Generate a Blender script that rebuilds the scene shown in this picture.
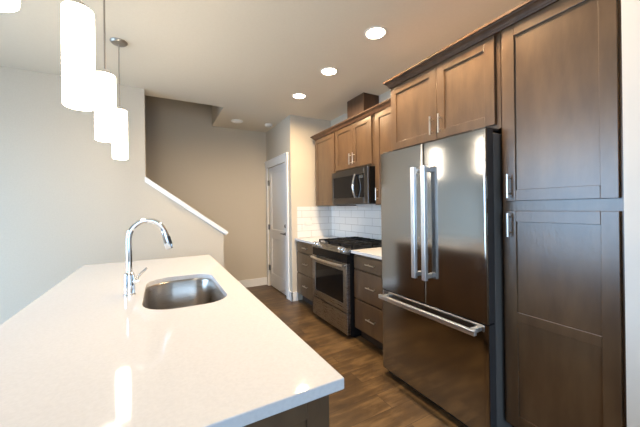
import bpy, bmesh, math
from mathutils import Vector, Matrix
R = math.radians
C = bpy.context.scene.collection
for o in list(bpy.data.objects): bpy.data.objects.remove(o)

# ------------------------------------------------------------------ camera
YAW, ROLL, F, HC = 0.5024, -0.0132, 290.12, 1.3526
cam = bpy.data.objects.new('camera', bpy.data.cameras.new('camera')); C.objects.link(cam)
fw = Vector((math.sin(YAW), math.cos(YAW), 0)); rt = Vector((math.cos(YAW), -math.sin(YAW), 0)); up = Vector((0, 0, 1))
r2 = math.cos(ROLL)*rt + math.sin(ROLL)*up; u2 = -math.sin(ROLL)*rt + math.cos(ROLL)*up
M = Matrix((r2, u2, -fw)).transposed().to_4x4(); M.translation = (0, 0, HC)
cam.matrix_world = M
cam.data.sensor_width = 36; cam.data.lens = F*36/640
cam.data.shift_y = (207.93-213.5)/640
cam.data.clip_start = .05
bpy.context.scene.camera = cam
# ------------------------------------------------------------------ world, daylight, exposure
vs = bpy.context.scene.view_settings
vs.view_transform = 'Standard'; vs.look = 'None'; vs.gamma = 1; vs.use_curve_mapping = False
vs.exposure = 0.40
w = bpy.data.worlds.new('world'); bpy.context.scene.world = w; w.use_nodes = True
bg = w.node_tree.nodes['Background']; bg.inputs[1].default_value = 3.0
_t = w.node_tree.nodes.new('ShaderNodeTexCoord'); _s = w.node_tree.nodes.new('ShaderNodeSeparateXYZ'); _r = w.node_tree.nodes.new('ShaderNodeValToRGB')
w.node_tree.links.new(_t.outputs['Generated'], _s.inputs[0]); w.node_tree.links.new(_s.outputs[2], _r.inputs[0]); w.node_tree.links.new(_r.outputs[0], bg.inputs[0])
_e = _r.color_ramp.elements; _e[0].position = 0; _e[0].color = (.16, .16, .15, 1); _e[1].position = .02; _e[1].color = (.62, .80, 1, 1)   # ground below, sky above
def area(name, loc, rot, sx, sy, power, col, shape='RECTANGLE', spread=180):
    l = bpy.data.lights.new(name, 'AREA'); l.shape = shape; l.size = sx; l.size_y = sy; l.energy = power; l.color = col
    l.spread = R(spread)
    o = bpy.data.objects.new(name, l); C.objects.link(o); o.location = loc; o.rotation_euler = rot; return o
DAY = (.40, .67, 1)
area('daylight_left', (-3.42, 2.2, 1.3), (0, R(-65), 0), 2.0, 2.2, 92, DAY, spread=150)
area('daylight_back', (-.8, -3.35, 1.4), (R(65), 0, 0), 3.6, 2.0, 46, DAY, spread=150)

# ------------------------------------------------------------------ materials
def mat(name, col, rough=.5, metal=0, emit=None, es=0, coat=0, spec=.5):
    m = bpy.data.materials.new(name); m.use_nodes = True; b = m.node_tree.nodes['Principled BSDF']
    b.inputs['Base Color'].default_value = (*col, 1); b.inputs['Roughness'].default_value = rough
    b.inputs['Metallic'].default_value = metal; b.inputs['Coat Weight'].default_value = coat
    b.inputs['Coat Roughness'].default_value = .25; b.inputs['Specular IOR Level'].default_value = spec
    if emit: b.inputs['Emission Color'].default_value = (*emit, 1); b.inputs['Emission Strength'].default_value = es
    return m
def nd(m, t): return m.node_tree.nodes.new(t)
def lk(m, a, b): m.node_tree.links.new(a, b)
def noise_col(m, scale, vec, c1, c2, detail=4, lo=.3, hi=.7, bump=0, bscale=None):
    b = m.node_tree.nodes['Principled BSDF']
    tc = nd(m, 'ShaderNodeTexCoord'); mp = nd(m, 'ShaderNodeMapping'); mp.inputs['Scale'].default_value = vec
    lk(m, tc.outputs['Object'], mp.inputs['Vector'])
    n = nd(m, 'ShaderNodeTexNoise'); n.inputs['Scale'].default_value = scale; n.inputs['Detail'].default_value = detail
    lk(m, mp.outputs[0], n.inputs['Vector'])
    r = nd(m, 'ShaderNodeValToRGB'); r.color_ramp.elements[0].position = lo; r.color_ramp.elements[1].position = hi
    r.color_ramp.elements[0].color = (*c1, 1); r.color_ramp.elements[1].color = (*c2, 1)
    lk(m, n.outputs['Fac'], r.inputs[0]); lk(m, r.outputs[0], b.inputs['Base Color'])
    if bump:
        n2 = nd(m, 'ShaderNodeTexNoise'); n2.inputs['Scale'].default_value = bscale or scale; n2.inputs['Detail'].default_value = 2
        lk(m, mp.outputs[0], n2.inputs['Vector'])
        bp = nd(m, 'ShaderNodeBump'); bp.inputs['Strength'].default_value = bump; bp.inputs['Distance'].default_value = .01
        lk(m, n2.outputs['Fac'], bp.inputs['Height']); lk(m, bp.outputs[0], b.inputs['Normal'])
    return r
paint = mat('wall_paint', (.56, .50, .42), .85); noise_col(paint, 90, (1, 1, 1), (.57, .51, .42), (.60, .54, .45), bump=.06)
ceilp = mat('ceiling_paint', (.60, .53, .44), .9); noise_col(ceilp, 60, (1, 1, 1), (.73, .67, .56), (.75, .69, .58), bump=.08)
white = mat('white_trim', (.80, .80, .80), .35)
wood = mat('stained_maple', (.17, .09, .05), .30, spec=.8)
noise_col(wood, 5, (3, 3, .8), (.074, .042, .022), (.120, .071, .037), detail=6, bump=.05, bscale=30)
woodd = mat('stained_maple_dark', (.07, .035, .02), .45, spec=.3)
noise_col(woodd, 5, (3, 3, .8), (.055, .028, .016), (.10, .055, .032), detail=6)
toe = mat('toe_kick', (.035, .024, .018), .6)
quartz = mat('white_quartz', (.87, .85, .82), .06, spec=.16); noise_col(quartz, 120, (1, 1, 1), (.60, .60, .615), (.64, .64, .655), detail=2)
chrome = mat('chrome', (.85, .87, .9), .07, 1)
nickel = mat('brushed_nickel', (.74, .71, .67), .28, 1)
rodm = mat('satin_bronze_nickel', (.42, .38, .33), .4, 1)
pewter = mat('dark_pewter', (.16, .15, .14), .35, 1)
black = mat('black_enamel', (.010, .010, .011), .35, spec=.2)
iron = mat('cast_iron', (.014, .014, .015), .6, spec=.2)
glassb = mat('black_glass', (.008, .008, .009), .06, spec=.3)
grey = mat('fridge_side', (.04, .038, .04), .45, spec=.3)
dark = mat('dark_gasket', (.015, .015, .017), .5)
plastic = mat('white_plastic', (.78, .77, .74), .4)
def steel(name, base, rough, horizontal=True, wav=.0, aniso=.6):
    m = mat(name, base, rough, 1); b = m.node_tree.nodes['Principled BSDF']
    tc = nd(m, 'ShaderNodeTexCoord'); mp = nd(m, 'ShaderNodeMapping'); mp.inputs['Scale'].default_value = (2, 2, 220)
    n = nd(m, 'ShaderNodeTexNoise'); n.inputs['Scale'].default_value = 3; n.inputs['Detail'].default_value = 2
    lk(m, tc.outputs['Object'], mp.inputs[0]); lk(m, mp.outputs[0], n.inputs['Vector'])
    mr = nd(m, 'ShaderNodeMapRange'); mr.inputs['To Min'].default_value = rough-.04; mr.inputs['To Max'].default_value = rough+.06
    lk(m, n.outputs['Fac'], mr.inputs['Value']); lk(m, mr.outputs[0], b.inputs['Roughness'])
    if wav:
        n2 = nd(m, 'ShaderNodeTexNoise'); n2.inputs['Scale'].default_value = 3.0; n2.inputs['Detail'].default_value = 0
        mp2 = nd(m, 'ShaderNodeMapping'); mp2.inputs['Scale'].default_value = (1, 1.6, .7)
        lk(m, tc.outputs['Object'], mp2.inputs[0]); lk(m, mp2.outputs[0], n2.inputs['Vector'])
        bp = nd(m, 'ShaderNodeBump'); bp.inputs['Strength'].default_value = 1; bp.inputs['Distance'].default_value = wav
        lk(m, n2.outputs['Fac'], bp.inputs['Height']); lk(m, bp.outputs[0], b.inputs['Normal'])
    return m
ss = steel('stainless_steel', (.37, .365, .36), .11, wav=.0009)
ss2 = steel('stainless_steel_range', (.36, .35, .34), .27)
ssb = steel('stainless_sink', (.40, .37, .34), .28)
ssd = steel('dark_stainless', (.17, .163, .16), .30)
# floor planks (boards run across the aisle)
floorm = mat('wood_plank_floor', (.2, .11, .05), .38)
def build_floor():
    m = floorm; b = m.node_tree.nodes['Principled BSDF']
    tc = nd(m, 'ShaderNodeTexCoord')
    br = nd(m, 'ShaderNodeTexBrick'); br.offset = .37; br.squash = 1
    br.inputs['Scale'].default_value = 1; br.inputs['Brick Width'].default_value = 1.35; br.inputs['Row Height'].default_value = .165
    br.inputs['Mortar Size'].default_value = .0018; br.inputs['Mortar Smooth'].default_value = .3; br.inputs['Bias'].default_value = 0
    br.inputs['Color1'].default_value = (0, 0, 0, 1); br.inputs['Color2'].default_value = (1, 1, 1, 1); br.inputs['Mortar'].default_value = (.4, .4, .4, 1)
    lk(m, tc.outputs['Object'], br.inputs['Vector'])
    mp = nd(m, 'ShaderNodeMapping'); mp.inputs['Scale'].default_value = (1.6, 8, 1); lk(m, tc.outputs['Object'], mp.inputs[0])
    # shift the grain from board to board
    add = nd(m, 'ShaderNodeVectorMath'); add.operation = 'MULTIPLY_ADD'
    lk(m, br.outputs['Color'], add.inputs[0]); add.inputs[1].default_value = (7, 3, 0); lk(m, mp.outputs[0], add.inputs[2])
    n = nd(m, 'ShaderNodeTexNoise'); n.inputs['Scale'].default_value = 2.2; n.inputs['Detail'].default_value = 7; n.inputs['Roughness'].default_value = .62
    lk(m, add.outputs[0], n.inputs['Vector'])
    n3 = nd(m, 'ShaderNodeTexNoise'); n3.inputs['Scale'].default_value = 4; lk(m, tc.outputs['Object'], n3.inputs['Vector'])
    mx = nd(m, 'ShaderNodeMath'); mx.operation = 'MULTIPLY_ADD'; lk(m, br.outputs['Color'], mx.inputs[0]); mx.inputs[1].default_value = .16; lk(m, n.outputs['Fac'], mx.inputs[2])
    mx2 = nd(m, 'ShaderNodeMath'); mx2.operation = 'MULTIPLY_ADD'; lk(m, n3.outputs['Fac'], mx2.inputs[0]); mx2.inputs[1].default_value = .5; lk(m, mx.outputs[0], mx2.inputs[2])
    r = nd(m, 'ShaderNodeValToRGB'); e = r.color_ramp.elements
    e[0].position = .56; e[0].color = (.046, .027, .013, 1); e[1].position = 1.0; e[1].color = (.155, .095, .043, 1)
    x = r.color_ramp.elements.new(.80); x.color = (.080, .047, .021, 1)
    lk(m, mx2.outputs[0], r.inputs[0])
    mm = nd(m, 'ShaderNodeMixRGB'); mm.blend_type = 'MIX'; mm.inputs[2].default_value = (.035, .02, .012, 1)
    lk(m, br.outputs['Fac'], mm.inputs[0]); lk(m, r.outputs[0], mm.inputs[1]); lk(m, mm.outputs[0], b.inputs['Base Color'])
    bp = nd(m, 'ShaderNodeBump'); bp.inputs['Strength'].default_value = .25; bp.inputs['Distance'].default_value = .004
    lk(m, n.outputs['Fac'], bp.inputs['Height']); lk(m, bp.outputs[0], b.inputs['Normal'])
build_floor()
# subway tile; axis order picks which object axes become the tile's (along, up)
def tile(name, along):
    m = mat(name, (.8, .8, .78), .12); b = m.node_tree.nodes['Principled BSDF']
    tc = nd(m, 'ShaderNodeTexCoord'); sp = nd(m, 'ShaderNodeSeparateXYZ'); cb = nd(m, 'ShaderNodeCombineXYZ')
    lk(m, tc.outputs['Object'], sp.inputs[0]); lk(m, sp.outputs[along], cb.inputs[0]); sb = nd(m, 'ShaderNodeMath'); sb.operation = 'SUBTRACT'; sb.inputs[1].default_value = .915
    lk(m, sp.outputs[2], sb.inputs[0]); lk(m, sb.outputs[0], cb.inputs[1])
    br = nd(m, 'ShaderNodeTexBrick'); br.offset = .5
    br.inputs['Scale'].default_value = 1; br.inputs['Brick Width'].default_value = .305; br.inputs['Row Height'].default_value = .1
    br.inputs['Mortar Size'].default_value = .0028; br.inputs['Mortar Smooth'].default_value = .2
    br.inputs['Color1'].default_value = (.80, .79, .77, 1); br.inputs['Color2'].default_value = (.76, .76, .75, 1); br.inputs['Mortar'].default_value = (.46, .44, .42, 1)
    lk(m, cb.outputs[0], br.inputs['Vector']); lk(m, br.outputs['Color'], b.inputs['Base Color'])
    bp = nd(m, 'ShaderNodeBump'); bp.invert = True; bp.inputs['Strength'].default_value = .6; bp.inputs['Distance'].default_value = .002
    lk(m, br.outputs['Fac'], bp.inputs['Height']); lk(m, bp.outputs[0], b.inputs['Normal'])
    return m
tile_y = tile('subway_tile_range_wall', 1); tile_x = tile('subway_tile_side_wall', 0)
opal = mat('opal_glass_shade', (.9, .88, .85), .3, emit=(1, .87, .70), es=16.0)
canl = mat('downlight_lens', (.9, .9, .9), .4, emit=(1, .82, .58), es=14)
dimlens = mat('frosted_lens', (.75, .73, .70), .4, emit=(1, .93, .82), es=.12)  # faint glow put into the lens, though its ceiling fixture is unlit

# ------------------------------------------------------------------ mesh helpers
def bx(bm, x0, x1, y0, y1, z0, z1, bev=0):
    v = [bm.verts.new((x, y, z)) for x in (x0, x1) for y in (y0, y1) for z in (z0, z1)]
    fs = [bm.faces.new([v[i] for i in q]) for q in ((0, 1, 3, 2), (4, 6, 7, 5), (0, 4, 5, 1), (2, 3, 7, 6), (0, 2, 6, 4), (1, 5, 7, 3))]
    if bev:
        es = list({e for f in fs for e in f.edges})
        bmesh.ops.bevel(bm, geom=es, offset=bev, segments=2, profile=.5, affect='EDGES')
def box(*a, bev=0):
    bm = bmesh.new(); bx(bm, *a, bev=bev); return bm
def frame_of(d):
    d = d.normalized(); a = Vector((0, 0, 1)) if abs(d.z) < .9 else Vector((0, 1, 0))
    s = d.cross(a).normalized(); return s, d.cross(s).normalized()
def tube(bm, pts, rad, n=14, flat=1.0, cap=True):
    pts = [Vector(p) for p in pts]; rings = []; s = None
    if not hasattr(rad, '__len__'): rad = [rad]*len(pts)
    for i, p in enumerate(pts):
        d = (pts[min(i+1, len(pts)-1)] - pts[max(i-1, 0)]).normalized()
        if s is None: s, t = frame_of(d)
        else:
            s = (s - d*s.dot(d)).normalized(); t = d.cross(s)
        rings.append([bm.verts.new(p + rad[i]*(math.cos(a)*s + flat*math.sin(a)*t)) for a in [2*math.pi*k/n for k in range(n)]])
    for a, b in zip(rings, rings[1:]):
        for k in range(n):
            f = bm.faces.new((a[k], a[(k+1) % n], b[(k+1) % n], b[k])); f.smooth = True
    if cap: bm.faces.new(rings[0][::-1]); bm.faces.new(rings[-1])
def lathe(bm, prof, loc=(0, 0, 0), n=32, axis=(0, 0, 1), capa=True, capb=True):
    ax = Vector(axis).normalized()
    s, t = frame_of(ax); loc = Vector(loc); rings = []
    for r, h in prof: rings.append([bm.verts.new(loc + ax*h + r*(math.cos(a)*s + math.sin(a)*t)) for a in [2*math.pi*k/n for k in range(n)]])
    for a, b in zip(rings, rings[1:]):
        for k in range(n):
            f = bm.faces.new((a[k], a[(k+1) % n], b[(k+1) % n], b[k])); f.smooth = True
    if capa: bm.faces.new(rings[0][::-1])
    if capb: bm.faces.new(rings[-1])
def prism(bm, poly, a0, a1, axis='y'):
    # poly: list of 2-D points in the plane across the axis; order (x,z) for y, (y,z) for x, (x,y) for z
    def P(p, a): return {'y': (p[0], a, p[1]), 'x': (a, p[0], p[1]), 'z': (p[0], p[1], a)}[axis]
    A = [bm.verts.new(P(p, a0)) for p in poly]; B = [bm.verts.new(P(p, a1)) for p in poly]; n = len(poly)
    bm.faces.new(A); bm.faces.new(B[::-1])
    for i in range(n): bm.faces.new((A[i], B[i], B[(i+1) % n], A[(i+1) % n]))
WL = {}
def obj(name, bm, m, parent=None, loc=None, kind=None, local=False):
    """one mesh object; vertices are given in world space unless local, and are re-based on the thing's own origin"""
    bmesh.ops.recalc_face_normals(bm, faces=bm.faces)
    base = Vector(loc) if loc is not None else (WL[parent.name] if parent else Vector((0, 0, 0)))
    if not local:
        for v in bm.verts: v.co -= base
    for e in bm.edges:
        if len(e.link_faces) != 2 or e.calc_face_angle(0) > .7: e.smooth = False
    me = bpy.data.meshes.new(name); bm.to_mesh(me); bm.free()
    for k in (m if isinstance(m, (list, tuple)) else [m]): me.materials.append(k)
    o = bpy.data.objects.new(name, me); C.objects.link(o)
    if parent: o.parent = parent; WL[o.name] = WL[parent.name]
    else: o.location = base; WL[o.name] = base
    if kind: o['kind'] = kind
    return o
def struct(name, bm, m, label=None):
    o = obj(name, bm, m, kind='structure')
    if label: o['label'] = label
    return o
def thing(name, label, cat, loc=(0, 0, 0), group=None):
    o = bpy.data.objects.new(name, None); C.objects.link(o); o.location = loc; o.empty_display_size = .05
    WL[o.name] = Vector(loc); o['label'] = label; o['category'] = cat
    if group: o['group'] = group
    return o
def tag(o, label, cat, group=None):
    o['label'] = label; o['category'] = cat
    if group: o['group'] = group
    return o

# ------------------------------------------------------------------ the room
CZ, XL, XR, YB, YF, WX, SY = 2.713, -3.3, 2.35, -3.2, 5.0, 1.665, 3.79
T = .12
struct('floor', box(XL-T, XR+T, YB-T, YF+T, -.06, 0), floorm)
bm = bmesh.new(); bx(bm, XL-T, XR+T, YB-T, 4.0, CZ, CZ+.3); bx(bm, .75, XR+T, 4.0, YF, CZ, CZ+.3)
struct('ceiling', bm, ceilp)
bm = bmesh.new(); bx(bm, XL, WX, YF, YF+T, 0, 5.0)
struct('wall_far', bm, paint)
# walls of the stair shaft above the ceiling opening, and its lid
bm = bmesh.new()
bx(bm, XL-T, .75, 3.9, 4.0, CZ+.3, 5.0); bx(bm, .75, .87, 3.9, YF, CZ+.3, 5.0); bx(bm, XL-T, XL, 3.99, YF+T, 0, 5.0); bx(bm, XL-T, .87, 3.9, YF+T, 5.0, 5.1)
struct('wall_stairwell', bm, paint)
# wall in front of the stair, its end cut to the slope of the stair
bm = bmesh.new()
prism(bm, [(XL, 0), (.692, 0), (.692, 1.042), (-.145, 1.665), (-.145, CZ), (XL, CZ)], SY, SY+.14, 'y')
struct('wall_stair', bm, paint)
bm = bmesh.new()
a, b_ = Vector((-.145, 1.665)), Vector((.722, 1.022)); d = (b_-a).normalized(); n = Vector((-d.y, d.x))
if n.y < 0: n = -n
a = a+d*(-.006/d.x); prism(bm, [tuple(a), tuple(b_), tuple(b_+n*.05), (a.x, a.y+.05/n.y)], SY-.02, SY+.16, 'y')
bmesh.ops.bevel(bm, geom=list(bm.edges), offset=.004, segments=2, affect='EDGES')
struct('trim_1', bm, white)
# closet block with the door
DY0, DY1, DZ = 4.075, 4.905, 2.06
bm = bmesh.new()
bx(bm, WX, WX+.11, 3.9, DY0, 0, CZ); bx(bm, WX, WX+.11, DY1, YF, 0, CZ); bx(bm, WX, WX+.11, DY0, DY1, DZ, CZ)
bx(bm, WX+.11, XR, 3.9, 4.0, 0, CZ); bx(bm, XR, XR+T, 3.9, YF+T, 0, CZ); bx(bm, WX, XR, YF, YF+T, 0, CZ)
struct('wall_closet', bm, paint)
struct('wall_kitchen', box(XR, XR+T, .455, 3.9, 0, CZ), paint)
bm = bmesh.new(); bx(bm, 1.70, 1.82, YB, .452, 0, CZ); bx(bm, 1.82, XR+T, .33, .452, 0, CZ)
struct('wall_right', bm, mat('wall_paint_light', (.78, .75, .71), .85))
bm = bmesh.new()
for a in ((YB-T, 1.1, 0, CZ), (3.35, 4.0, 0, CZ), (1.1, 3.35, 0, .3), (1.1, 3.35, 2.3, CZ)): bx(bm, XL-T, XL, *a)
struct('wall_left', bm, paint)
bm = bmesh.new()
for a in ((XL, -2.6, 0, CZ), (1.0, 1.82, 0, CZ), (-2.6, 1.0, 0, .4), (-2.6, 1.0, 2.4, CZ)): bx(bm, a[0], a[1], YB-T, YB, a[2], a[3])
struct('wall_back', bm, paint)
bm = bmesh.new()
for y in (1.1, 1.83, 2.57, 3.30): bx(bm, XL-.08, XL-.03, y, y+.05, .3, 2.3)
for z in (.3, 2.25): bx(bm, XL-.08, XL-.03, 1.15, 3.30, z, z+.05)
struct('window_1', bm, white)
bm = bmesh.new()
for x in (-2.6, -1.42, -.23, .95): bx(bm, x, x+.05, YB-.08, YB-.03, .4, 2.4)
for z in (.4, 2.35): bx(bm, -2.55, .95, YB-.08, YB-.03, z, z+.05)
struct('window_2', bm, white)
# baseboards
BH = .133
struct('baseboard_far', box(.0, WX, YF-.014, YF, 0, BH, bev=.003), white)
bm = bmesh.new(); bx(bm, WX-.014, WX, 3.886, 3.985, 0, BH); bx(bm, WX-.014, 1.75, 3.886, 3.9, 0, BH)
struct('baseboard_closet', bm, white)
struct('baseboard_stair', box(XL, .72, SY-.014, SY, 0, BH), white)
# tiled backsplash
struct('wall_backsplash', box(XR-.008, XR, 1.86, 3.9, .915, 1.40), tile_y)
struct('wall_backsplash_side', box(1.757, XR-.008, 3.892, 3.9, .915, 1.375), tile_x)

# door with casing, two recessed panels, lever, lock and hinges
cs = bmesh.new()
CX0, CX1 = WX-.022, WX-.001
bx(cs, CX0, CX1, DY0-.085, DY0, 0, DZ, bev=.003); bx(cs, CX0, CX1, DY1, DY1+.085, 0, DZ, bev=.003)
bx(cs, CX0-.004, CX1, DY0-.095, DY1+.09, DZ, DZ+.10, bev=.003); bx(cs, CX0-.016, CX1, DY0-.107, DY1+.09, DZ+.10, DZ+.12, bev=.003)
struct('trim_2', cs, white)
def shaker(bm, x, y0, y1, z0, z1, th=.02, fr=.06, rails=(), rec=.009, face='x', bev=.0015):
    """frame-and-panel front; face 'x': front plane at x looking towards -x; 'y': front plane at y looking towards -y"""
    def b(s0, s1, a0, a1, d0, d1, bv):
        if face == 'x': bx(bm, x+d0, x+d1, s0, s1, a0, a1, bev=bv)
        elif face == 'y': bx(bm, s0, s1, x+d0, x+d1, a0, a1, bev=bv)
        else: bx(bm, x-d1, x-d0, s0, s1, a0, a1, bev=bv)
    b(y0, y0+fr, z0, z1, 0, th, bev); b(y1-fr, y1, z0, z1, 0, th, bev)
    b(y0+fr, y1-fr, z0, z0+fr, 0, th, bev); b(y0+fr, y1-fr, z1-fr, z1, 0, th, bev)
    for r0, r1 in rails: b(y0+fr, y1-fr, r0, r1, 0, th, bev)
    b(y0+fr-.004, y1-fr+.004, z0+fr-.004, z1-fr+.004, rec, th-.001, 0)
bm = bmesh.new(); shaker(bm, WX+.012, DY0+.004, DY1-.004, .012, DZ-.004, th=.04, fr=.115, rails=[(.84, 1.0), (.126, .24)], rec=.01, bev=.004)
door = struct('door_1', bm, white)
bm = bmesh.new(); lathe(bm, [(.026, 0), (.026, .008), (.02, .012), (.011, .014), (.011, .045)], (WX+.012, 4.145, .96), axis=(-1, 0, 0))
tube(bm, [(WX-.03, 4.14, .96), (WX-.034, 4.18, .962), (WX-.034, 4.25, .96)], [.010, .009, .007])
obj('door_handle', bm, pewter, door)
bm = bmesh.new(); lathe(bm, [(.030, 0), (.030, .012), (.022, .018)], (WX+.012, 4.145, 1.08), axis=(-1, 0, 0)); obj('deadbolt', bm, pewter, door)
for z in (.32, 1.03, 1.80):
    bm = bmesh.new(); tube(bm, [(WX-.004, DY1-.004, z-.045), (WX-.004, DY1-.004, z+.045)], .008); bx(bm, WX+.002, WX+.011, DY1-.035, DY1-.004, z-.045, z+.045)
    obj('hinge', bm, pewter, door)

# ------------------------------------------------------------------ cabinets
def pull(parent, p, vertical=True, L=.13, m=nickel):
    """bar pull; p = point on the door face (facing -x)"""
    x, y, z = p; bm = bmesh.new(); h = L/2; ax = (0, 0, 1) if vertical else (0, 1, 0); A = Vector(ax); P0 = Vector(p)
    tube(bm, [P0+Vector((-.030, 0, 0))-A*h, P0+Vector((-.030, 0, 0))+A*h], .0058, 12)
    for s in (-1, 1): tube(bm, [P0+A*s*(h-.022), P0+A*s*(h-.022)+Vector((-.030, 0, 0))], .0045, 10)
    return obj('handle', bm, m, parent)
def cabinet(name, label, xf, xb, y0, y1, z0, z1, group=None, kick=0, cat='cabinet'):
    t = thing(name, label, cat, ((xf+xb)/2, (y0+y1)/2, z0), group)
    bm = bmesh.new(); bx(bm, xf+.021, xb, y0, y1, z0+kick, z1, bev=.001); obj('cabinet_body', bm, wood, t)
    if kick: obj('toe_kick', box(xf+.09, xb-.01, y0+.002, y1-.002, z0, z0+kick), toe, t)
    return t
def door_front(t, xf, y0, y1, z0, z1, rails=(), fr=.06, name='door'):
    bm = bmesh.new(); shaker(bm, xf, y0, y1, z0, z1, fr=fr, rails=rails); return obj(name, bm, wood, t)
UF = 2.0; UT = 2.36
XW = XR-.001; XT = XR-.009
t = cabinet('wall_cabinet', 'tall single-door brown wall cabinet in the far corner, left of the microwave', UF, XT, 3.226, 3.772, 1.377, UT)
door_front(t, UF, 3.24, 3.765, 1.385, 2.343)
t = cabinet('wall_cabinet', 'short double-door brown cabinet directly above the microwave', UF, XW, 2.444, 3.222, 1.80, UT)
d = door_front(t, UF, 2.822, 3.212, 1.825, 2.343); pull(d, (UF, 2.855, 1.93))
d = door_front(t, UF, 2.472, 2.818, 1.825, 2.343); pull(d, (UF, 2.786, 1.93))
t = cabinet('wall_cabinet', 'tall brown wall cabinet between the microwave and the refrigerator', UF, XT, 1.868, 2.440, 1.377, UT)
d = door_front(t, UF, 1.875, 2.405, 1.385, 2.343); pull(d, (UF, 2.375, 1.49))
t = cabinet('wall_cabinet', 'double-door brown cabinet directly above the stainless refrigerator', 1.706, XW, .960, 1.862, 1.80, UT)
d = door_front(t, 1.706, 1.389, 1.846, 1.825, 2.343); pull(d, (1.706, 1.422, 1.925))
d = door_front(t, 1.706, .985, 1.385, 1.825, 2.343); pull(d, (1.706, 1.352, 1.925))
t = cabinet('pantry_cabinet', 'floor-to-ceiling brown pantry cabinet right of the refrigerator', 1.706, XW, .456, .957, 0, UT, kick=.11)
d = door_front(t, 1.706, .468, .937, 1.378, 2.343); pull(d, (1.706, .905, 1.46))
d = door_front(t, 1.706, .468, .937, .135, 1.322, rails=[(.715, .765)]); pull(d, (1.706, .905, 1.245))
# crown mouldings: stepped and coved profile swept along the run, returned at the far end
def crown(y0, y1, xf, label, ret):
    z = 2.345; pr = [(0.0, 0), (-.010, 0), (-.014, .008), (-.018, .010), (-.024, .020), (-.036, .032), (-.046, .036), (-.050, .042), (-.060, .045), (-.062, .058), (0.0, .058)]
    bm = bmesh.new()
    def ring(y, x0, mit): return [bm.verts.new((x0+p*.75, y-p*.75*mit, z+h)) for p, h in pr]
    a = ring(y0, xf, 0); b = ring(y1, xf, 1); n = len(pr)
    for i in range(n): bm.faces.new((a[i], b[i], b[(i+1) % n], a[(i+1) % n]))
    c = [bm.verts.new((ret, y1-p*.75, z+h)) for p, h in pr]
    for i in range(n): bm.faces.new((b[i], c[i], c[(i+1) % n], b[(i+1) % n]))
    bm.faces.new(a); bm.faces.new(c[::-1])
    return bm
o = obj('crown_molding', crown(.456, 1.842, 1.704, '', 2.2), woodd, loc=(1.7, 1.1, 2.345))
tag(o, 'upper dark crown molding running over the pantry and refrigerator cabinets', 'molding')
bm = crown(1.93, 3.775, 1.998, '', 2.2)
o = obj('crown_molding', bm, woodd, loc=(2.0, 2.9, 2.345)); tag(o, 'crown molding along the wall cabinets over the range, farther from the camera', 'molding')
bm = bmesh.new(); bx(bm, 2.115, XW, 2.745, 3.09, UT+.001, CZ-.002, bev=.002)
o = obj('duct_cover', bm, woodd, loc=(2.23, 2.9, UT)); tag(o, 'boxed wooden duct cover rising from the cabinet top above the microwave to the ceiling', 'duct cover')

# base cabinets of the range run
BF, CF = 1.735, 1.71
def drawers(t, y0, y1):
    for z0, z1 in ((.735, .862), (.435, .720), (.125, .420)):
        d = obj('drawer', box(BF, BF+.02, y0, y1, z0, z1, bev=.002), wood, t)
        pull(d, (BF, (y0+y1)/2, (z0+z1)/2+.005), False, .13)
t = cabinet('base_cabinet', 'three-drawer base cabinet in the far corner, left of the range', BF, XW, 3.246, 3.897, 0, .884, kick=.11, cat='cabinet'); drawers(t, 3.262, 3.88)
t = cabinet('base_cabinet', 'three-drawer base cabinet between the range and the refrigerator', BF, XW, 1.868, 2.462, 0, .884, kick=.11); drawers(t, 1.88, 2.448)
o = obj('countertop', box(CF, XT, 3.244, 3.891, .885, .915, bev=.002), quartz, loc=(2.0, 3.55, .885)); tag(o, 'white quartz counter piece in the corner left of the range', 'countertop')
o = obj('countertop', box(CF, XT, 1.868, 2.466, .885, .915, bev=.002), quartz, loc=(2.0, 2.1, .885)); tag(o, 'short white quartz counter piece between range and refrigerator', 'countertop')

# ------------------------------------------------------------------ range
Y0, Y1 = 2.470, 3.240
t = thing('gas_range', 'stainless steel gas range with black grates and front knobs', 'stove', (2.0, (Y0+Y1)/2, 0))
bm = bmesh.new(); bx(bm, 1.70, XR-.03, Y0, Y1, .03, .905); bx(bm, 1.76, XR-.06, Y0+.02, Y1-.02, 0, .03)
obj('range_body', bm, black, t)
obj('cooktop', box(1.70, XR-.012, Y0, Y1, .905, .922, bev=.003), black, t)
bm = bmesh.new(); prism(bm, [(1.655, .875), (1.70, .862), (1.715, .925), (1.70, .930)], Y0, Y1, 'y')
cp = obj('control_panel', bm, ss2, t)
nrm = Vector((-.055, 0, .045)).normalized()
for y in (Y1-.075, Y1-.145, Y0+.145, Y0+.075):
    bm = bmesh.new(); lathe(bm, [(.029, 0), (.029, .006), (.023, .010), (.022, .036), (.018, .040)], Vector((1.680, y, .906)), axis=nrm, n=20)
    obj('knob', bm, chrome, t)
bm = bmesh.new(); bx(bm, 1.668, 1.70, Y0+.002, Y1-.002, .775, .868); obj('vent_panel', bm, glassb, t)
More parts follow.
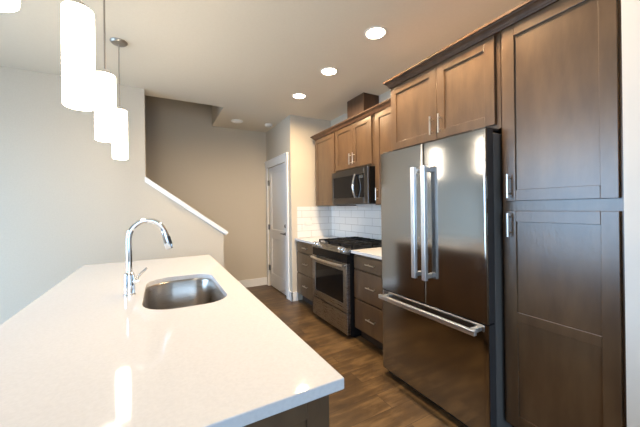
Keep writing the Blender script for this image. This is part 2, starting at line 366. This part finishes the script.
# oven door
bm = bmesh.new()
XD = 1.660
bx(bm, XD, 1.70, Y0, Y0+.075, .268, .775, bev=.003); bx(bm, XD, 1.70, Y1-.075, Y1, .268, .775, bev=.003)
bx(bm, XD, 1.70, Y0+.075, Y1-.075, .268, .352, bev=.003); bx(bm, XD, 1.70, Y0+.075, Y1-.075, .690, .775, bev=.003)
dr = obj('oven_door', bm, ss2, t)
obj('window', box(XD+.004, 1.695, Y0+.075, Y1-.075, .352, .690), glassb, dr)
bm = bmesh.new(); N = 16; pts = []
for i in range(N+1):
    s = i/N; y = Y0+.03+(Y1-Y0-.06)*s; pts.append((XD-.028-.028*math.sin(math.pi*s), y, .752))
tube(bm, pts, .014, 12)
for y in (Y0+.04, Y1-.04): tube(bm, [(XD+.004, y, .752), (XD-.030, y, .752)], .010, 10)
obj('handle', bm, nickel, dr)
obj('storage_drawer', box(XD, 1.70, Y0, Y1, .045, .258, bev=.003), ss2, t)
gw = (Y1-Y0-.05)/3
for k in range(3):
    a0 = Y0+.025+gw*k+.004; a1 = a0+gw-.008; X0, X1 = 1.745, 2.30; bm = bmesh.new(); z0, z1 = .948, .960
    for x in (X0, X1-.012): bx(bm, x, x+.012, a0, a1, z0, z1)
    for y in (a0, a1-.012): bx(bm, X0, X1, y, y+.012, z0, z1)
    bx(bm, (X0+X1)/2-.006, (X0+X1)/2+.006, a0, a1, z0, z1+.004)
    for xc in (X0+.14, X1-.14):
        bx(bm, xc-.005, xc+.005, a0, a1, z0, z1+.004); 
    for f in (.3, .7): bx(bm, X0, X1, a0+(a1-a0)*f-.005, a0+(a1-a0)*f+.005, z0, z1+.004)
    for x in (X0, X1-.014, (X0+X1)/2-.007):
        for y in (a0, a1-.014): bx(bm, x, x+.014, y, y+.014, .922, z0+.002)
    obj('grate', bm, iron, t)
    for xc in ((X0+.14, X1-.14) if k != 1 else ((X0+X1)/2,)):
        bm = bmesh.new(); lathe(bm, [(.050, 0), (.050, .006), (.036, .008), (.036, .014), (.030, .016)], (xc, (a0+a1)/2, .9215), n=24); obj('burner', bm, iron, t)

# ------------------------------------------------------------------ microwave
MX = 1.95; m0, m1, z0, z1 = 2.472, 3.222, 1.392, 1.795
t = thing('microwave', 'over-the-range microwave with dark steel frame and curved handle', 'microwave', (2.15, 2.85, z0))
obj('microwave_body', box(MX+.03, XT, m0, m1, z0+.006, z1), black, t)
bm = bmesh.new(); bx(bm, MX+.028, MX+.031, m0, m1, z0+.004, z1); obj('body_edge', bm, black, t)
bm = bmesh.new(); D0 = m0+.165
bx(bm, MX, MX+.027, m0, m0+.075, z0+.004, z1, bev=.003); bx(bm, MX, MX+.027, m1-.035, m1, z0+.004, z1, bev=.003)
bx(bm, MX, MX+.027, m0+.075, m1-.035, z1-.068, z1, bev=.003); bx(bm, MX, MX+.027, m0+.075, m1-.035, z0+.004, z0+.075, bev=.003)
fr = obj('front_frame', bm, ssd, t)
obj('door_glass', box(MX+.004, MX+.026, D0+.03, m1-.035, z0+.075, z1-.068), glassb, t)
pnl = obj('control_panel', box(MX+.004, MX+.026, m0+.075, D0+.028, z0+.075, z1-.068), glassb, t)
obj('display', box(MX+.002, MX+.004, m0+.09, D0-.004, z1-.115, z1-.085), mat('display_glass', (.05, .06, .07), .2), pnl)
bm = bmesh.new(); pts = [(MX-.012-.032*math.sin(math.pi*i/14), D0+.055, z0+.07+(z1-z0-.135)*i/14) for i in range(15)]
tube(bm, pts, .013, 12); tube(bm, [(MX+.006, D0+.055, z0+.078), (MX-.014, D0+.055, z0+.078)], .011, 10); tube(bm, [(MX+.006, D0+.055, z1-.073), (MX-.014, D0+.055, z1-.073)], .011, 10)
obj('handle', bm, chrome, t)
bm = bmesh.new(); bx(bm, MX+.05, XR-.06, m0+.04, m1-.04, z0-.002, z0+.006); obj('underside_vent', bm, ssd, t)

# ------------------------------------------------------------------ refrigerator
FX = 1.579; f0, f1, fm = .963, 1.842, 1.4025; ZS, ZT = .688, 1.782
t = thing('refrigerator', 'large stainless steel french door refrigerator with bottom freezer drawer', 'refrigerator', (1.95, fm, 0))
bm = bmesh.new(); bx(bm, FX+.082, XR-.03, f0+.004, f1-.004, .035, 1.768, bev=.004); obj('fridge_body', bm, mat('fridge_cabinet_grey', (.11, .105, .10), .45), t)
bm = bmesh.new(); bx(bm, FX+.074, FX+.083, f0+.015, f1-.015, .06, 1.76); obj('door_gasket', bm, dark, t)
bm = bmesh.new(); bx(bm, FX+.05, XR-.08, f0+.02, f1-.02, 0, .036); obj('base_grille', bm, dark, t)
def fdoor(name, y0, y1, z0, z1):
    bm = bmesh.new()
    bx(bm, FX+.012, FX+.073, y0, y1, z0, z1, bev=.003)
    p = obj(name, bm, dark if name == 'x' else grey, t)
    bm = bmesh.new()
    # slightly crowned steel skin wrapped round the front of the door
    N = 60; cols = []
    for i in range(N+1):
        s = i/N; y = y0+(y1-y0)*s; e = min(s, 1-s)*(y1-y0); x = FX+.004*(1-min(1, e/.006))**2
        cols.append([bm.verts.new((x, y, z)) for z in (z0, z1)])
    back = [[bm.verts.new((FX+.0125, y, z)) for z in (z0, z1)] for y in (y0, y1)]
    for a, b in zip(cols, cols[1:]): f = bm.faces.new((a[0], b[0], b[1], a[1])); f.smooth = True
    bm.faces.new((back[0][0], cols[0][0], cols[0][1], back[0][1])); bm.faces.new((cols[-1][0], back[1][0], back[1][1], cols[-1][1]))
    bm.faces.new([back[0][1]]+[c[1] for c in cols]+[back[1][1]]); bm.faces.new([back[0][0]]+[c[0] for c in cols]+[back[1][0]])
    obj('steel_skin', bm, ss, p); return p
dl = fdoor('fridge_door', fm+.003, f1, ZS+.004, ZT)
drr = fdoor('fridge_door', f0, fm-.003, ZS+.004, ZT)
fz = fdoor('freezer_drawer', f0, f1, .05, ZS-.004)
bar = mat('handle_steel', (.84, .85, .87), .32, 1)
def fhandle(p, y):
    bm = bmesh.new(); bx(bm, FX-.064, FX-.038, y-.017, y+.017, .862, 1.625, bev=.003)
    for z in (.875, 1.585): bx(bm, FX-.040, FX, y-.014, y+.014, z, z+.028, bev=.002)
    obj('handle', bm, bar, p)
fhandle(dl, fm+.040); fhandle(drr, fm-.050)
bm = bmesh.new(); bx(bm, FX-.064, FX-.038, f0+.040, f1-.03, .626, .658, bev=.004)
for y in (f0+.055, f1-.085): bx(bm, FX-.050, FX, y, y+.03, .632, .656, bev=.002)
obj('handle', bm, bar, fz)
for y in (f0+.05, f1-.05): obj('hinge_cover', box(FX+.02, FX+.15, y-.04, y+.04, 1.783, 1.797, bev=.004), dark, t)

# ------------------------------------------------------------------ island
IX0, IX1, IY0, IY1 = -.552, .410, .627, 2.972
SX0, SX1, SY0, SY1 = -.080, .295, 1.44, 2.14
def rr(x0, x1, y0, y1, r, n=8):
    pts = []
    for cx, cy, a0 in ((x1-r, y1-r, 0), (x0+r, y1-r, 90), (x0+r, y0+r, 180), (x1-r, y0+r, 270)):
        for i in range(n+1): a = R(a0+90*i/n); pts.append((cx+r*math.cos(a), cy+r*math.sin(a)))
    return pts
def dshape(x0, x1, y0, y1):
    # rounded kitchen-side corners tighter, wall-side corners wide: (x, y) counter-clockwise
    pts = []
    for cx, cy, r, a0 in ((x1-.12, y1-.12, .12, 0), (x0+.15, y1-.15, .15, 90), (x0+.15, y0+.15, .15, 180), (x1-.12, y0+.12, .12, 270)):
        for i in range(11): a = R(a0+9*i); pts.append((cx+r*math.cos(a), cy+r*math.sin(a)))
    return pts
hole = dshape(SX0, SX1, SY0, SY1)
def worktop():
    bm = bmesh.new(); out = [(IX0, IY0), (IX1, IY0), (IX1, IY1), (IX0, IY1)]
    for z in (.885, .915):
        ov = [bm.verts.new((*p, z)) for p in out]; hv = [bm.verts.new((*p, z)) for p in hole]
        es = [bm.edges.new((ov[i], ov[(i+1) % 4])) for i in range(4)] + [bm.edges.new((hv[i], hv[(i+1) % len(hv)])) for i in range(len(hv))]
        bmesh.ops.triangle_fill(bm, use_beauty=True, edges=es)
        if z < .9: lo = (ov, hv)
        else: hi = (ov, hv)
    for k in (0, 1):
        n = len(lo[k])
        for i in range(n):
            f = bm.faces.new((lo[k][i], lo[k][(i+1) % n], hi[k][(i+1) % n], hi[k][i])); f.smooth = (k == 1)
    es = [e for e in bm.edges if e.calc_length() > .5 and e.verts[0].co.z > .91 and e.verts[1].co.z > .91 and any(abs(f.normal.z) < .1 for f in e.link_faces)]
    bmesh.ops.recalc_face_normals(bm, faces=bm.faces)
    return bm
o = obj('island_countertop', worktop(), quartz, loc=(0, 1.8, .885)); tag(o, 'long white quartz island countertop with a sink cut-out', 'countertop')
bv = o.modifiers.new('edge', 'BEVEL'); bv.width = .003; bv.segments = 2; bv.limit_method = 'ANGLE'; bv.angle_limit = R(60)
bx0, bx1, by0, by1 = -.25, .385, .66, 2.94
t = thing('island_cabinet', 'dark brown island base cabinet under the large white countertop', 'cabinet', (.07, 1.8, 0))
bm = bmesh.new()
bx(bm, bx0, bx0+.02, by0+.02, by1, .10, .884); bx(bm, bx1-.04, bx1-.02, by0+.02, by1, .10, .884); bx(bm, bx0+.02, bx1-.04, by1-.02, by1, .10, .884)
bx(bm, bx0+.02, bx1-.04, by0+.02, by1-.02, .10, .12); obj('cabinet_body', bm, wood, t)
bm = bmesh.new(); shaker(bm, by0, bx0, bx1-.002, .10, .884, th=.02, fr=.065, face='y'); obj('end_panel', bm, wood, t)
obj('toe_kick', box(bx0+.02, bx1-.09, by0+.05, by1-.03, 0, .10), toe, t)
def pullx(parent, p, vertical=True, L=.13):
    bm = bmesh.new(); A = Vector((0, 0, 1)) if vertical else Vector((0, 1, 0)); P0 = Vector(p); h = L/2; O = Vector((.03, 0, 0))
    tube(bm, [P0+O-A*h, P0+O+A*h], .0058, 12)
    for s in (-1, 1): tube(bm, [P0+A*s*(h-.022), P0+A*s*(h-.022)+O], .0045, 10)
    return obj('handle', bm, nickel, parent)
ys = [.69, 1.27, 1.79, 2.31, 2.93]
for i, (a, b) in enumerate(zip(ys, ys[1:])):
    bm = bmesh.new(); shaker(bm, bx1, a+.003, b-.003, .115, .875, fr=.06, face='-x'); d = obj('door', bm, wood, t)
    pullx(d, (bx1, (b-.035) if i % 2 else (b-.035), .78))
# sink bowl: open steel shell hung under the cut-out
def ring_of(pts, z, inset):
    cx, cy = (SX0+SX1)/2, (SY0+SY1)/2; w, h = (SX1-SX0)/2, (SY1-SY0)/2
    return [(cx+(x-cx)*(1-inset/w), cy+(y-cy)*(1-inset/h), z) for x, y in pts]
bm = bmesh.new()
prof = [(-.030, .883), (-.001, .883), (.004, .875), (.010, .72), (.016, .695), (.035, .678), (.07, .672), (.12, .670)]
rings = [[bm.verts.new(p) for p in ring_of(hole, z, i)] for i, z in prof]
n = len(hole)
for a, b in zip(rings, rings[1:]):
    for k in range(n): f = bm.faces.new((a[k], a[(k+1) % n], b[(k+1) % n], b[k])); f.smooth = True
bm.faces.new(rings[-1])
sk = obj('sink', bm, ssb, loc=(.1, 1.78, .67)); tag(sk, 'undermount stainless steel sink basin set in the white island', 'sink')
so = sk.modifiers.new('gauge', 'SOLIDIFY'); so.thickness = .0015; so.offset = 1
bm = bmesh.new(); lathe(bm, [(.042, 0), (.042, .003), (.030, .004), (.027, .001)], (.1, 1.78, .6705)); obj('drain', bm, chrome, sk)

# faucet
fx, fy = -.145, 1.79
t = thing('faucet', 'tall chrome gooseneck pull-down faucet behind the island sink', 'faucet', (fx, fy, .915))
bm = bmesh.new(); lathe(bm, [(.027, 0), (.027, .006), (.0235, .010), (.0235, .105), (.021, .112), (.0155, .118)], (fx, fy, .915)); obj('faucet_body', bm, chrome, t)
bm = bmesh.new(); pts = [(fx, fy, 1.02), (fx, fy, 1.10), (fx, fy, 1.205)]
cx, cz, rx, rz = fx+.083, 1.205, .083, .093
for i in range(1, 17): a = math.pi-(math.pi*.91)*i/16; pts.append((cx+rx*math.cos(a), fy, cz+rz*math.sin(a)))
e = Vector(pts[-1]); dd = (e-Vector(pts[-2])).normalized()
tube(bm, pts, .0135, 16); obj('spout', bm, chrome, t)
bm = bmesh.new(); dd = Vector((.26, 0, -1)).normalized(); e = e-dd*.012
tube(bm, [e, e+dd*.02, e+dd*.06, e+dd*.098, e+dd*.104], [.0155, .0175, .0195, .0195, .0175], 20); sh = obj('spray_head', bm, chrome, t)
bm = bmesh.new(); q = e+dd*.055+Vector((.012, -.012, 0)); tube(bm, [q-dd*.022, q+dd*.022], .0085, 12); obj('spray_button', bm, dark, sh)
bm = bmesh.new(); tube(bm, [(fx+.015, fy, .985), (fx+.042, fy, .985)], .018, 18); obj('valve', bm, chrome, t)
bm = bmesh.new(); tube(bm, [(fx+.030, fy, .995), (fx+.052, fy-.006, 1.022), (fx+.078, fy-.012, 1.048)], [.007, .006, .005], 12); obj('lever', bm, chrome, t)

# ------------------------------------------------------------------ ceiling things
def pendant(loc, label):
    t = thing('pendant_light', label, 'pendant lamp', loc, 'pendant lights over the island')
    bm = bmesh.new(); lathe(bm, [(.060, 0), (.060, -.006), (.050, -.018), (.012, -.022)], loc, n=32); obj('canopy', bm, rodm, t)
    L = Vector(loc); bm = bmesh.new(); tube(bm, [L+Vector((0, 0, -.02)), L+Vector((0, 0, 2.175-CZ))], .0048, 10); obj('rod', bm, rodm, t)
    bm = bmesh.new(); lathe(bm, [(.022, 2.187-CZ), (.030, 2.177-CZ), (.030, 2.160-CZ)], loc, n=24); obj('cap', bm, nickel, t)
    bm = bmesh.new(); z0, z1 = 1.768-CZ, 2.157-CZ
    lathe(bm, [(.045, z0), (.0507, z0+.004), (.0517, z0+.012), (.0517, z1-.008), (.050, z1), (.02, z1+.002)], loc, n=40); obj('glass_shade', bm, opal, t)
    return t
PY = (.80, 1.478, 2.12, 2.82)
labs = ['glowing white cylinder pendant nearest the camera, cut off at the top left corner',
        'largest fully lit white cylinder pendant, second from the camera',
        'white cylinder pendant between the biggest one and the farthest one',
        'farthest white cylinder pendant with its round ceiling canopy in view']
p0 = pendant((-.297, PY[0], CZ), labs[0])
def copy_tree(o, parent=None):
    c = o.copy(); C.objects.link(c)
    if parent: c.parent = parent
    for ch in list(o.children): copy_tree(ch, c)
    return c
for y, l in zip(PY[1:], labs[1:]):
    c = copy_tree(p0); c.location = (-.28, y, CZ); c['label'] = l
def downlight(x, y, label):
    t = thing('recessed_light', label, 'ceiling light', (x, y, CZ), 'recessed lights along the kitchen aisle')
    bm = bmesh.new(); lathe(bm, [(.090, 0), (.089, -.004), (.074, -.006), (.070, -.001)], (x, y, CZ), capb=False, capa=False); obj('trim_ring', bm, plastic, t)
    bm = bmesh.new(); lathe(bm, [(.072, -.001), (.072, -.0035)], (x, y, CZ)); obj('lens', bm, canl, t)
    return t
dls = ((1.487, 1.768, 'lit recessed ceiling light nearest the camera, above the refrigerator aisle'), (1.487, 2.48, 'middle one of the three lit recessed ceiling lights'), (1.487, 3.194, 'farthest one of the three lit recessed ceiling lights'))
d0 = downlight(*dls[0])
for x, y, l in dls[1:]:
    c = copy_tree(d0); c.location = (x, y, CZ); c['label'] = l
for y in (1.055,):   # added unseen lamp continuing the row, to light the refrigerator and pantry fronts
    c = copy_tree(d0); c.location = (1.487, y, CZ); c['label'] = 'added unseen recessed ceiling light continuing the row, above the view'
for x, y in [d[:2] for d in dls]+[(1.487, 1.055)]: area('downlight_beam', (x, y, CZ-.012), (0, 0, 0), .13, .13, 19, (1, .73, .44), 'DISK', 170)  # last beam belongs to the added, unseen recessed light
t = thing('disk_light', 'unlit round flush ceiling light near the stair opening', 'ceiling light', (1.05, 4.54, CZ))
bm = bmesh.new(); lathe(bm, [(.090, 0), (.088, -.010), (.070, -.014)], (1.05, 4.54, CZ), capb=False); obj('trim_ring', bm, plastic, t)
bm = bmesh.new(); lathe(bm, [(.071, -.010), (.066, -.018), (.04, -.022)], (1.05, 4.54, CZ)); obj('lens', bm, dimlens, t)
t = thing('smoke_detector', 'small round white smoke detector on the ceiling by the closet wall', 'smoke detector', (1.545, 4.50, CZ))
bm = bmesh.new(); lathe(bm, [(.062, 0), (.062, -.022), (.050, -.036), (.02, -.038)], (1.545, 4.50, CZ)); obj('housing', bm, plastic, t)
bm = bmesh.new(); lathe(bm, [(.008, -.037), (.007, -.040)], (1.565, 4.48, CZ), n=12); obj('test_button', bm, grey, t)
# outlet on the side splash, door stop
t = thing('wall_outlet', 'white outlet plate on the tiled wall above the corner counter', 'outlet', (1.93, 3.891, 1.13))
obj('cover_plate', box(1.872, 1.988, 3.884, 3.8915, 1.095, 1.165, bev=.002), plastic, t)
for x in (1.905, 1.955): obj('receptacle', box(x-.017, x+.017, 3.882, 3.885, 1.115, 1.145, bev=.001), plastic, t)
bm = bmesh.new(); lathe(bm, [(.012, 0), (.012, .004), (.005, .006), (.005, .062), (.009, .064), (.009, .075)], (WX+.012, 4.20, .08), axis=(-1, 0, 0), n=14)
o = obj('door_stop', bm, nickel, loc=(WX, 4.20, .08)); tag(o, 'small metal door stop low on the white closet door', 'door stop')
